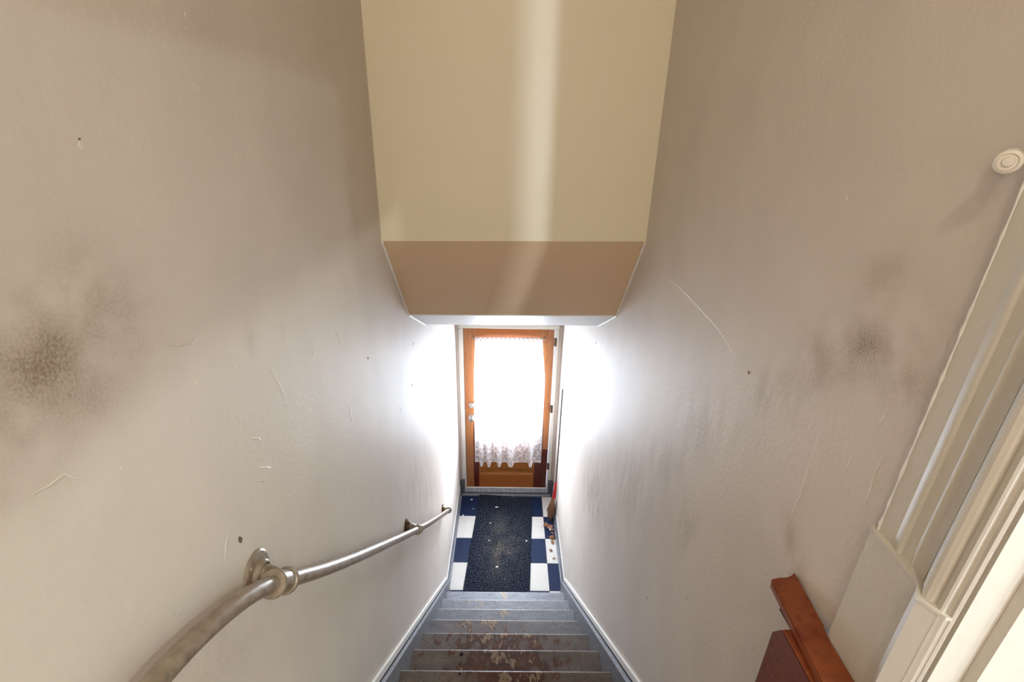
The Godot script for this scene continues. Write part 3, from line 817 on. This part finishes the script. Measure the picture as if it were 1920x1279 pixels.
func casing_at_top() -> void:
	# right-hand doorway at the stair head: flat casing with beads, a moulded back band, the jamb and its stop
	var o := base("trim_3")
	var y0 := YU; var y1 := 4.43
	var up := Vector3(0, y1 - y0, 0)
	var cx := 0.5415
	var flat := PackedVector2Array([Vector2(XR, -0.5375), P(45.55, cx)])
	for bead in [[47.0, 47.95, 0.0035], [48.85, 49.2, 0.0022]]:
		for k in 7:
			var f := k / 6.0
			flat.append(P(lerpf(bead[0], bead[1], f), cx - bead[2] * sin(PI * f)))
	flat.append(P(50.4, cx)); flat.append(Vector2(XR, P(50.4, cx).y))
	var b := B.new()
	b.prism(flat, Vector3(0, y0, 0), Vector3.RIGHT, Vector3(0, 0, 1), up)
	put(b, "flat_casing", mats.trim_white, o)
	var band := PackedVector2Array([Vector2(XR, -0.447), P(50.45, cx - 0.001), P(50.73, 0.522), P(51.1, 0.5222), P(51.55, 0.5245), P(51.85, 0.529), P(52.0, 0.5305), P(52.15, 0.5275), P(52.5, 0.5265), P(52.75, 0.528), P(53.0, 0.5345), P(53.25, 0.5352), P(53.5, 0.5330), P(53.75, 0.5350), P(53.9, 0.5410), P(54.05, 0.5410), P(54.2, 0.5385), P(56.2, 0.571), Vector2(0.571, -0.42), Vector2(XR, -0.42)])
	b = B.new()
	b.prism(band, Vector3(0, y0, 0), Vector3.RIGHT, Vector3(0, 0, 1), up)
	put(b, "back_band", mats.trim_white, o)
	var jam := PackedVector2Array([Vector2(0.5715, -0.42), Vector2(0.5715, P(57.16, 0.5715).y), Vector2(XR + 0.125, P(57.16, 0.5715).y), Vector2(XR + 0.125, -0.42)])
	b = B.new()
	b.prism(jam, Vector3(0, y0, 0), Vector3.RIGHT, Vector3(0, 0, 1), up)
	put(b, "door_jamb", mats.trim_white, o)
	# tall plain block at the foot of the casing
	var pl := PackedVector2Array([Vector2(XR, -0.548), P(44.95, 0.5365), P(50.2, 0.5335), P(50.6, 0.5165), P(53.1, 0.5300), P(53.8, 0.5365), Vector2(XR, -0.400)])
	b = B.new()
	b.prism(pl, Vector3(0, y0, 0), Vector3.RIGHT, Vector3(0, 0, 1), Vector3(0, 3.30 - y0, 0))
	put(b, "plinth_block", mats.trim_white, o)
	var led := PackedVector2Array()
	for q in pl: led.append(q)
	led[1] += Vector2(-0.002, -0.001); led[2] += Vector2(-0.002, 0); led[3] += Vector2(-0.003, 0); led[4] += Vector2(-0.002, 0.002)
	b = B.new()
	b.prism(led, Vector3(0, 3.3005, 0), Vector3.RIGHT, Vector3(0, 0, 1), Vector3(0, 0.005, 0))
	put(b, "plinth_cap", mats.trim_white, o)
	# opposite jamb and head, behind the camera
	put(bx(Vector3(XR - 0.012, YU, 0.505), Vector3(XR + 0.13, 4.43, 0.60), 0.004), "door_jamb", mats.trim_white, o)
	structure(o, "thick white painted door casing with beads at the top of the stairs", "door casing")
	# drips of paint and lumps on the edge towards the wall
	b = B.new()
	var rng := RandomNumberGenerator.new(); rng.seed = 31
	var e := P(45.5, cx)
	var pts := PackedVector3Array(); var rad := []
	for k in 90:
		var y := lerpf(3.305, 4.42, k / 89.0)
		pts.append(Vector3(e.x + 0.0004, y, e.y - 0.001))
		rad.append(0.0012 + 0.0018 * maxf(0.0, rng.randf_range(-1.0, 1.0)))
	b.tube(pts, rad, 6)
	put(b, "caulk_bead", mats.caulk, o)

func lamps() -> void:
	var hall := base("ceiling_lamp", Vector3(-0.10, YC, 0.74))
	lamp_body(hall, Vector3.ZERO, 0.78, 0.04, Color(1.0, 0.955, 0.85))
	tag(hall, "round glass ceiling lamp of the upper hall above the stair head", "lamp")
	var two := base("ceiling_lamp", Vector3(1.6, YC, 1.0))
	lamp_body(two, Vector3(-0.30, 0, -0.15), 1.75, 0.02, Color(0.945, 1.0, 0.955))
	lamp_body(two, Vector3(0.30, 0, 0.17), 1.0, 0.02, Color(0.945, 1.0, 0.955))
	tag(two, "ceiling fitting with two glass globes in the side room", "lamp")

func lamp_body(o: Node3D, off: Vector3, energy: float, size: float, tint: Color) -> void:
	var b := B.new()
	b.lathe(PackedVector2Array([Vector2(0.0, -0.22), Vector2(0.0001, -0.06), Vector2(0.02, -0.06), Vector2(0.02, -0.03), Vector2(0.065, -0.02), Vector2(0.065, 0.0), Vector2(0, 0)]), Transform3D(Basis.IDENTITY, off), 24)
	put(b, "canopy", mats.steel, o)
	var drop := -0.36 if off != Vector3.ZERO else -0.16
	if off != Vector3.ZERO:
		b = B.new()
		b.tube(PackedVector3Array([off + Vector3(0, -0.06, 0), off + Vector3(0, -0.30, 0)]), 0.008, 8)
		put(b, "stem", mats.steel, o)
	b = B.new()
	var prof := PackedVector2Array()
	for k in 17:
		var a := -PI / 2 + PI * k / 16
		prof.append(Vector2(0.10 * cos(a), 0.10 * sin(a)))
	b.lathe(prof, Transform3D(Basis.IDENTITY, off + Vector3(0, drop, 0)), 24)
	put(b, "lamp_globe", mats.lamp_globe, o)
	var l := OmniLight3D.new()
	l.name = "lamp_light"
	l.light_color = tint
	l.light_energy = energy
	l.light_size = size
	l.omni_range = 14.0
	l.omni_attenuation = 2.0
	l.shadow_enabled = true
	l.position = off + Vector3(0, drop, 0)
	o.add_child(l, true)

func handrail() -> void:
	var o := base("handrail")
	var rx := -0.4506
	var pts := PackedVector3Array()
	for q in [[0.9875, -3.0497], [1.45, -2.475], [1.9004, -1.9287], [2.4926, -1.240], [2.7777, -0.918], [2.9817, -0.703], [3.0194, -0.662], [3.0568, -0.6147], [3.0932, -0.5575], [3.1255, -0.4948], [3.1484, -0.4405], [3.1640, -0.39], [3.178, -0.34], [3.20, -0.26], [3.21, -0.12], [3.212, 0.05]]:
		pts.append(Vector3(rx, q[0], q[1]))
	put_tube(o, pts, 0.0165, "pipe", 20)
	# tee fitting and flange at the upper end
	fitting(o, 0.703, Vector3(rx, 2.9817, -0.703), Vector3(0, 0.70, 0.715).normalized(), Vector3(XL, 2.9887, -0.7181), 0.0235, 0.047, 0.030)
	fitting(o, 1.93, Vector3(rx, 1.9004, -1.9287), Vector3(0, 0.64, 0.768).normalized(), Vector3(XL, 1.9387, -1.9112), 0.0225, 0.040, 0.018)
	# end elbow turned back to the wall
	var b := B.new()
	var end := Vector3(rx, 0.9875, -3.0497)
	var e := PackedVector3Array()
	var dn := Vector3(0, -0.64, -0.768)
	for k in 7:
		var a := PI / 2 * k / 6
		e.append(end + dn * 0.03 * sin(a) + Vector3(-0.03 * (1 - cos(a)), 0, 0))
	e.append(Vector3(XL + 0.001, e[6].y, e[6].z))
	b.tube(e, 0.0205, 16)
	b.lathe(PackedVector2Array([Vector2(0.024, -0.012), Vector2(0.024, 0.012), Vector2(0.0165, 0.012)]), along(end, dn), 16)
	put(b, "elbow", mats.painted_pipe, o)
	b = B.new()
	b.lathe(PackedVector2Array([Vector2(0.040, 0.0005), Vector2(0.040, 0.006), Vector2(0.026, 0.008), Vector2(0.022, 0.018)]), along(Vector3(XL, e[6].y + 0.008, e[6].z), Vector3.RIGHT), 20)
	put(b, "flange", mats.dark_brass, o)
	tag(o, "beige painted steel pipe handrail running down the left stairwell wall", "handrail")

func along(at: Vector3, dir: Vector3) -> Transform3D:
	var y := dir.normalized()
	var x := y.cross(Vector3.BACK if absf(y.z) < 0.9 else Vector3.RIGHT).normalized()
	return Transform3D(Basis(x, y, x.cross(y)), at)

func put_tube(o: Node, pts: PackedVector3Array, r: float, called: String, sides: int) -> void:
	var fine := PackedVector3Array()
	for i in pts.size() - 1:
		var p0 := pts[maxi(i - 1, 0)]; var p3 := pts[mini(i + 2, pts.size() - 1)]
		for k in 6:
			fine.append(pts[i].cubic_interpolate(pts[i + 1], p0, p3, k / 6.0))
	fine.append(pts[-1])
	var b := B.new()
	b.tube(fine, r, sides)
	put(b, called, mats.painted_pipe, o)

func fitting(o: Node, _s: float, at: Vector3, dir: Vector3, wall: Vector3, r: float, fr: float, half: float) -> void:
	var b := B.new()
	# sleeve with a rolled lip at both ends
	var prof := PackedVector2Array([Vector2(0.016, -half - 0.005), Vector2(r + 0.003, -half - 0.005), Vector2(r + 0.0045, -half), Vector2(r + 0.003, -half + 0.006), Vector2(r, -half + 0.008), Vector2(r, half - 0.008), Vector2(r + 0.003, half - 0.006), Vector2(r + 0.0045, half), Vector2(r + 0.003, half + 0.005), Vector2(0.016, half + 0.005)])
	b.lathe(prof, along(at, dir), 24)
	# curved branch to the wall
	var pts := PackedVector3Array()
	var mid := Vector3(wall.x + 0.030, wall.y, wall.z)
	for k in 9:
		var f := k / 8.0
		pts.append(wall.lerp(mid, f).lerp(mid.lerp(at, f), f))
	b.tube(pts, r * 0.88, 18, false)
	put(b, "tee_fitting", mats.painted_pipe, o)
	var c := B.new()
	c.lathe(PackedVector2Array([Vector2(fr, 0.0004), Vector2(fr, 0.005), Vector2(fr - 0.004, 0.0075), Vector2(r + 0.004, 0.009), Vector2(r + 0.004, 0.018), Vector2(r + 0.001, 0.021), Vector2(r - 0.002, 0.022)]), along(wall, Vector3.RIGHT), 28)
	for k in 3:
		var a := TAU * k / 3.0 + 0.5
		c.lathe(PackedVector2Array([Vector2(0.005, 0.007), Vector2(0.004, 0.010), Vector2(0, 0.0108)]), along(wall + Vector3(0, cos(a), sin(a)) * fr * 0.78, Vector3.RIGHT), 10)
	put(c, "flange", mats.painted_pipe if half > 0.02 else mats.dark_brass, o)

func lace_picture() -> ImageTexture:
	var w := 512; var h := 1024
	var im := Image.create(w, h, false, Image.FORMAT_RGBA8)
	var n := FastNoiseLite.new(); n.seed = 4; n.frequency = 0.05; n.fractal_octaves = 3
	var m := FastNoiseLite.new(); m.seed = 6; m.frequency = 0.03; m.noise_type = FastNoiseLite.TYPE_CELLULAR
	for j in h:
		var v := j / float(h)
		for i in w:
			var u := i / float(w)
			var a := 0.50 + 0.14 * n.get_noise_2d(i, j)
			var edge := minf(u, 1.0 - u)
			# leaf and flower motifs in the border at the foot and down both sides
			var foot := v > 0.80
			if foot or edge < 0.055:
				a = 0.56 + (0.30 if m.get_noise_2d(i * 1.4, j * 1.2) > -0.55 else -0.06)
				if v > 0.83: a += 0.12 * sin(u * 150.0 + sin(v * 60.0) * 3.0) * sin(v * 260.0)
			if v < 0.035: a = 0.86
			# rows of eyelets
			var row := absf(v - 0.815)
			if row < 0.008: a = 0.94
			if row < 0.0045 and fmod(u * 30.0, 1.0) < 0.36: a = 0.06
			if absf(v - 0.52) < 0.003 and fmod(u * 22.0, 1.0) < 0.3: a = 0.75
			if absf(edge - 0.012) < 0.004 and fmod(v * 18.0, 1.0) < 0.14: a = 0.08
			if v < 0.026 and v > 0.012 and fmod(u * 14.0, 1.0) < 0.25: a = 0.1
			if edge < 0.006 or v > 0.991: a = 0.95
			im.set_pixel(i, j, Color(1, 1, 1, clampf(a, 0.02, 0.97)))
	return ImageTexture.create_from_image(im)

func lace() -> void:
	var rod := B.new()
	var ry := 1.9400; var rz := -4.360
	rod.tube(PackedVector3Array([Vector3(-0.333, ry - 0.002, rz), Vector3(0.372, ry + 0.002, rz)]), 0.0045, 10)
	rod.lathe(PackedVector2Array([Vector2(0, -0.010), Vector2(0.008, -0.005), Vector2(0.008, 0.005), Vector2(0, 0.010)]), along(Vector3(-0.335, ry - 0.002, rz), Vector3.RIGHT), 10)
	rod.lathe(PackedVector2Array([Vector2(0, -0.010), Vector2(0.008, -0.005), Vector2(0.008, 0.005), Vector2(0, 0.010)]), along(Vector3(0.374, ry + 0.002, rz), Vector3.RIGHT), 10)
	for x in [-0.326, 0.366]:
		rod.box(Vector3(x - 0.004, ry - 0.006, ZD), Vector3(x + 0.004, ry + 0.006, rz), 0.001)
	tag(put(rod, "curtain_rod", mats.steel), "thin metal rod holding the lace curtain across the top of the door", "curtain rod")
	var m := mat("lace", Color(0.97, 0.97, 0.98), 0.8)
	m.albedo_texture = lace_picture()
	m.transparency = BaseMaterial3D.TRANSPARENCY_ALPHA
	m.cull_mode = BaseMaterial3D.CULL_DISABLED
	m.backlight_enabled = true
	m.backlight = Color(0.9, 0.9, 0.92)
	m.texture_repeat = false
	var folds := [[-0.257, 0.018], [-0.175, 0.020], [-0.0635, 0.022], [0.060, 0.034], [0.277, 0.020]]
	var nx := 150; var ny := 40
	var P3 := []
	for j in ny + 1:
		var v := j / float(ny)
		var row := []
		for i in nx + 1:
			var u := i / float(nx)
			var x := lerpf(lerpf(-0.312, 0.352, u), lerpf(-0.328, 0.393, u), smoothstep(0.0, 0.35, v))
			var z := 0.0; var hem := 0.466
			for f in folds:
				var g := exp(-pow((x - f[0]) / f[1], 4.0))
				z += g * 0.045 * smoothstep(0.02, 0.6, v)
				hem -= g * 0.030
			z += 0.006 * sin(u * 62.0) * (1.0 - v)
			z += 0.004 * sin(u * 30.0 + v * 2.0)
			var y := lerpf(1.950, hem, v)
			if j == 0: y += 0.004 * sin(u * 95.0)
			var zz := rz + 0.010 + z
			if j < 2: zz = rz + (0.0062 if sin(u * 95.0) > 0 else -0.0062)
			row.append(Vector3(x, y, zz))
		P3.append(row)
	var b := B.new()
	for j in ny:
		for i in nx:
			var uv := [Vector2(i / float(nx), j / float(ny)), Vector2((i + 1) / float(nx), j / float(ny)), Vector2((i + 1) / float(nx), (j + 1) / float(ny)), Vector2(i / float(nx), (j + 1) / float(ny))]
			var ns := []
			for q in [[i, j], [i + 1, j], [i + 1, j + 1], [i, j + 1]]:
				var dx: Vector3 = P3[q[1]][mini(q[0] + 1, nx)] - P3[q[1]][maxi(q[0] - 1, 0)]
				var dy: Vector3 = P3[mini(q[1] + 1, ny)][q[0]] - P3[maxi(q[1] - 1, 0)][q[0]]
				var nn := dx.cross(dy).normalized()
				ns.append(nn if nn.z > 0 else -nn)
			b.quad(P3[j][i], P3[j][i + 1], P3[j + 1][i + 1], P3[j + 1][i], Vector3.BACK, ns, uv)
	tag(put(b, "lace_curtain", m), "white lace curtain with a scalloped hem hanging over the glass of the front door", "curtain")

func wooden_guard() -> void:
	# red-brown board post with a capping rail, against the right wall at the stair head
	var o := base("guard_post")
	var body := PackedVector2Array([Vector2(-0.5785, YU + 0.17), Vector2(-0.40, YU + 0.17), Vector2(-0.40, 3.050), Vector2(-0.562, 3.050), Vector2(-0.5785, 3.022)])
	var b := B.new()
	b.prism(body, Vector3(0.477, 0, 0), Vector3(0, 0, 1), Vector3.UP, Vector3(0.052, 0, 0))
	put(b, "post_board", mats.maroon_paint, o)
	b = B.new()
	b.box(Vector3(0.4775, 3.0503, -0.560), Vector3(0.4925, 3.056, -0.40), 0.002)
	put(b, "moulding", mats.red_brown_paint, o)
	# cap with clipped far corner and a slightly chewed edge towards the wall
	var cap := PackedVector2Array([Vector2(0.4985, -0.6475), Vector2(0.4945, -0.640), Vector2(0.4860, -0.52), Vector2(0.4775, -0.40), Vector2(0.5320, -0.40), Vector2(0.5345, -0.465), Vector2(0.5350, -0.50), Vector2(0.5358, -0.528), Vector2(0.5395, -0.552), Vector2(0.5420, -0.556), Vector2(0.5432, -0.575), Vector2(0.5455, -0.600), Vector2(0.5470, -0.630), Vector2(0.5490, -0.662), Vector2(0.5420, -0.657), Vector2(0.5300, -0.652), Vector2(0.5150, -0.6515)])
	b = B.new()
	b.prism(cap, Vector3(0, 3.0590, 0), Vector3.RIGHT, Vector3(0, 0, 1), Vector3(0, 0.0105, 0))
	var top := PackedVector2Array()
	var ctr := Vector2(0.515, -0.53)
	for q in cap: top.append(ctr + (q - ctr) * Vector2(0.93, 0.985))
	b.prism(top, Vector3(0, 3.0695, 0), Vector3.RIGHT, Vector3(0, 0, 1), Vector3(0, 0.002, 0))
	put(b, "cap_rail", mats.red_brown_paint, o)
	b = B.new()
	b.box(Vector3(0.4935, 3.0503, -0.60), Vector3(0.528, 3.0588, -0.40))
	put(b, "cap_shade", mats.dark_gap, o)  # dark slab whose colour stands in for shade under the cap overhang
	tag(o, "red-brown painted wooden post with a worn flat cap rail beside the white door casing", "guard post")

func small_things() -> void:
	# door mat with lengthwise ribs
	var q := [Vector2(-0.285, -4.3335), Vector2(0.318, -4.314), Vector2(0.2384, -3.05), Vector2(-0.366, -3.04)]
	var im := Image.create(256, 512, false, Image.FORMAT_RGB8)
	var n := FastNoiseLite.new(); n.seed = 2; n.frequency = 0.012; n.fractal_octaves = 4
	var n2 := FastNoiseLite.new(); n2.seed = 3; n2.frequency = 0.22; n2.fractal_octaves = 2
	for j in 512:
		for i in 256:
			var u := i / 256.0; var v := j / 512.0
			var worn := exp(-pow((u - 0.52) / 0.30, 2.0) - pow((v - 0.58) / 0.26, 2.0)) * (0.75 + 0.9 * n.get_noise_2d(i, j))
			worn += 0.35 * exp(-pow((u - 0.42) / 0.16, 2.0) - pow((v - 0.30) / 0.10, 2.0))
			var s := n2.get_noise_2d(i, j)
			var c := Color(0.095, 0.11, 0.155).lerp(Color(0.34, 0.31, 0.27), clampf(worn, 0, 1) * 0.85)
			c = c * (1.0 + 1.3 * s)
			if s > 0.30: c = c.lerp(Color(0.50, 0.53, 0.60), 0.6)
			c.a = 1
			im.set_pixel(i, j, c)
	var mm := mat("mat_fibre", Color.WHITE, 1.0)
	mm.metallic_specular = 0.15
	mm.albedo_texture = ImageTexture.create_from_image(im)
	mm.texture_repeat = false
	var b := B.new()
	var at := func(u: float, v: float, y: float) -> Vector3:
		var p: Vector2 = q[0].lerp(q[1], u).lerp(q[3].lerp(q[2], u), v)
		var lift := 0.022 * exp(-pow((u - 0.1) / 0.3, 2.0)) * clampf((0.035 - v) / 0.035, 0, 1)
		return Vector3(p.x, y + lift, p.y)
	var ribs := 46; var rows := 30
	for i in ribs:
		for j in rows:
			var v0 := j / float(rows); var v1 := (j + 1) / float(rows)
			for seg in [[0.0, 0.0055, 0.18, 0.010], [0.18, 0.010, 0.60, 0.010], [0.60, 0.010, 0.78, 0.0055], [0.78, 0.0055, 1.0, 0.0055]]:
				var u0: float = (i + seg[0]) / ribs; var u1: float = (i + seg[2]) / ribs
				b.quad(at.call(u0, v0, seg[1]), at.call(u1, v0, seg[3]), at.call(u1, v1, seg[3]), at.call(u0, v1, seg[1]), Vector3.UP, null, [Vector2(u0, v0), Vector2(u1, v0), Vector2(u1, v1), Vector2(u0, v1)])
	for e in [[0.0, 0.0, 1.0, 0.0], [1.0, 0.0, 1.0, 1.0], [1.0, 1.0, 0.0, 1.0], [0.0, 1.0, 0.0, 0.0]]:
		var a0: Vector3 = at.call(e[0], e[1], 0.0008); var a1: Vector3 = at.call(e[2], e[3], 0.0008)
		b.quad(a0, a1, at.call(e[2], e[3], 0.0075), at.call(e[0], e[1], 0.0075), (a0 + a1) * 0.5 - Vector3(-0.02, 0, -3.7), null, [Vector2(e[0], e[1]), Vector2(e[2], e[3]), Vector2(e[2], e[3]), Vector2(e[0], e[1])])
	b.quad(at.call(0, 0.03, 0.0008), at.call(1, 0.03, 0.0008), at.call(1, 1, 0.0008), at.call(0, 1, 0.0008), Vector3.DOWN)
	tag(put(b, "door_mat", mm), "dark ribbed door mat with a worn dusty middle on the checker tiles", "mat")
	# broom standing in the corner
	var br := base("broom")
	b = B.new()
	b.tube(PackedVector3Array([Vector3(0.5285, 0.30, -4.003), Vector3(0.5290, 0.9, -4.0), Vector3(0.5300, 1.585, -3.998)]), 0.0085, 12)
	mat("broom_handle", Color(0.36, 0.33, 0.32), 0.45)
	put(b, "handle", mats.broom_handle, br)
	b = B.new()
	b.tube(PackedVector3Array([Vector3(0.5285, 0.50, -4.0), Vector3(0.5270, 0.42, -4.002), Vector3(0.5190, 0.285, -4.005)]), [0.0100, 0.0125, 0.018], 14)
	mat("broom_socket", Color(0.75, 0.07, 0.05), 0.4)
	put(b, "socket", mats.broom_socket, br)
	mat("broom_straw", Color(0.60, 0.42, 0.31), 0.9)
	b = B.new()
	var rng := RandomNumberGenerator.new(); rng.seed = 17
	for k in 120:
		var f := rng.randf(); var g := rng.randf()
		var s := Vector3(0.5165 + (g - 0.5) * 0.020, 0.287, -4.005 + (f - 0.5) * 0.030)
		var e := Vector3(0.4850 + (g - 0.5) * 0.050, 0.012, -4.045 + (f - 0.5) * 0.19)
		var mid := s.lerp(e, 0.5) + Vector3(0.008, 0, (f - 0.5) * 0.05)
		b.tube(PackedVector3Array([s, mid, e]), [0.0022, 0.0022, 0.0014], 5)
	var bo := put(b, "bristles", mats.broom_straw, br)
	bo.set_meta("kind", "stuff")
	tag(br, "broom with grey handle and red socket leaning in the corner by the front door", "broom")
	# dry leaves along the right baseboard
	var leaf_m := mat("dry_leaf", Color.WHITE, 0.85)
	leaf_m.albedo_texture = noise_tex(0.02, [[0.0, Color(0.40, 0.24, 0.15)], [0.5, Color(0.62, 0.43, 0.31)], [1.0, Color(0.74, 0.57, 0.45)]], 256, 120)
	leaf_m.backlight_enabled = true; leaf_m.backlight = Color(0.2, 0.12, 0.07)
	leaf_m.cull_mode = BaseMaterial3D.CULL_DISABLED
	tri_tex(leaf_m, Vector3.ONE * 6.0)
	var lv := [[0.474, -3.872, 0.105, 0.4, "largest pinkish brown dry leaf curled beside the broom on a navy tile"], [0.436, -3.905, 0.07, 2.2, "small dark brown dry leaf crumpled in front of the broom bristles"],
		[0.488, -3.735, 0.075, 1.2, "spiky tan dry leaf just past the door stop"], [0.492, -3.672, 0.05, 3.4, "little brown dry leaf nearest the spiky tan leaf on the white tile"],
		[0.466, -3.575, 0.042, 0.7, "small dark curled leaf alone in the middle of the white edge tile"], [0.488, -3.475, 0.028, 2.0, "tiny leaf fragment at the near end of the white edge tile"], [0.500, -3.797, 0.04, 4.2, "brown dry leaf tucked behind the door stop"]]
	for l in lv:
		var o := base("dry_leaf", Vector3(l[0], 0.003, l[1]))
		leaf_mesh(o, l[2], l[3], leaf_m)
		tag(o, l[4], "leaf", "dry leaves along the right baseboard")
	# scraps of paper and small debris
	mat("paper", Color(0.86, 0.84, 0.80), 0.85)
	var scraps := [[-0.0829, -4.1541, 0.026, "largest white paper scrap on the far end of the mat", 0.012], [-0.1442, -3.9174, 0.014, "small white scrap on the mat left of the middle, second from the door", 0.012], [-0.1462, -3.6813, 0.016, "upright white sliver on the left of the worn patch of the mat", 0.012],
		[0.2278, -3.6812, 0.018, "white scrap at the right edge of the mat beside the navy tile", 0.012], [-0.0602, -3.3619, 0.022, "white scrap nearest the stairs on the middle of the mat", 0.012], [-0.3695, -4.2746, 0.026, "crumpled tan scrap on the navy tile by the left end of the threshold", 0.003],
		[-0.440, -4.0317, 0.02, "thin white scrap at the left baseboard by the first white tile", 0.003], [-0.3388, -4.1335, 0.012, "tiny white scrap on the navy tile left of the mat", 0.003]]
	rng.seed = 23
	for s in scraps:
		b = B.new()
		var poly := PackedVector2Array()
		for k in 6:
			var a := TAU * k / 6.0
			poly.append(Vector2(cos(a) * s[2] * rng.randf_range(0.45, 0.75), sin(a) * s[2] * rng.randf_range(0.25, 0.6)))
		var tilt := Basis(Vector3(rng.randf_range(-1, 1), 0, rng.randf_range(-1, 1)).normalized(), 0.22)
		b.prism(poly, Vector3.ZERO, tilt.x, tilt.z, tilt.y * 0.0008)
		var o := put(b, "paper_scrap", mats.paper)
		o.position = Vector3(s[0], s[4] + 0.001, s[1])
		tag(o, s[3], "scrap", "paper scraps on the landing")
	# spring door stop on the right baseboard
	var st := base("door_stop", Vector3(XR - 0.014, 0.075, -3.772))
	b = B.new()
	b.lathe(PackedVector2Array([Vector2(0.011, 0), Vector2(0.011, 0.003), Vector2(0.006, 0.007), Vector2(0.005, 0.007)]), along(Vector3.ZERO, Vector3.LEFT), 14)
	put(b, "base_plate", mats.steel, st)
	var sp := PackedVector3Array()
	for k in 121:
		var a := TAU * k / 10.0
		sp.append(Vector3(-0.006 - 0.055 * k / 120.0, 0.0045 * cos(a), 0.0045 * sin(a)))
	b = B.new()
	b.tube(sp, 0.0016, 5)
	put(b, "spring", mats.steel, st)
	b = B.new()
	b.lathe(PackedVector2Array([Vector2(0.0, 0.059), Vector2(0.008, 0.060), Vector2(0.009, 0.066), Vector2(0.008, 0.073), Vector2(0.0, 0.075)]), along(Vector3.ZERO, Vector3.LEFT), 14)
	put(b, "rubber_tip", mats.caulk, st)
	tag(st, "spring door stop with a white tip on the right baseboard", "door stop")
	# painted peg high on the right wall, by the casing
	var pg := base("coat_peg", Vector3(XR, 3.806, -0.567))
	var dir := Vector3(-0.72, 0.0, 0.69).normalized()
	b = B.new()
	b.lathe(PackedVector2Array([Vector2(0.013, 0.0), Vector2(0.013, 0.003), Vector2(0.008, 0.007), Vector2(0.0058, 0.012), Vector2(0.0055, 0.026), Vector2(0.0075, 0.032)]), along(Vector3(-0.0005, 0, 0), dir), 20)
	put(b, "stem", mats.trim_white, pg)
	b = B.new()
	b.lathe(PackedVector2Array([Vector2(0.007, 0.030), Vector2(0.011, 0.033), Vector2(0.0125, 0.039), Vector2(0.0115, 0.044), Vector2(0.0085, 0.0455), Vector2(0.0075, 0.044), Vector2(0.0055, 0.044), Vector2(0.0045, 0.0462), Vector2(0.0, 0.0468)]), along(Vector3.ZERO, dir), 24)
	put(b, "knob", mats.trim_white, pg)
	tag(pg, "round painted peg high on the right wall beside the casing, casting a long shadow", "peg")

func leaf_mesh(o: Node3D, size: float, turn: float, m: Material) -> void:
	# lobed leaf, curled along and across
	var rim := []
	var lobes := [[0.0, 0.02], [0.12, 0.10], [0.2, 0.26], [0.28, 0.15], [0.40, 0.40], [0.50, 0.20], [0.62, 0.38], [0.72, 0.16], [0.82, 0.22], [0.90, 0.09], [1.0, 0.0]]
	var bend := func(x: float, w: float) -> Vector3:
		var p := Vector3(w, 0.35 * absf(w) + 0.18 * sin(x * 2.6) * x + 0.04 * sin(x * 17.0 + w * 9.0), x - 0.5) * size
		return p.rotated(Vector3.UP, turn)
	var b := B.new()
	for i in lobes.size() - 1:
		for s in [-1.0, 1.0]:
			var a = bend.call(lobes[i][0], 0.0); var c = bend.call(lobes[i + 1][0], 0.0)
			var e = bend.call(lobes[i][0] + 0.05, lobes[i][1] * s); var f = bend.call(minf(lobes[i + 1][0] + 0.05, 1.0), lobes[i + 1][1] * s)
			b.quad(a, c, f, e, Vector3.UP)
	put(b, "blade", m, o)
	var st := B.new()
	var pts := PackedVector3Array()
	for k in 9:
		pts.append(bend.call(-0.25 + 1.15 * k / 8.0, 0.0) + Vector3(0, 0.0008, 0))
	st.tube(pts, maxf(0.0006, size * 0.012), 5)
	put(st, "leaf_stalk", m, o)
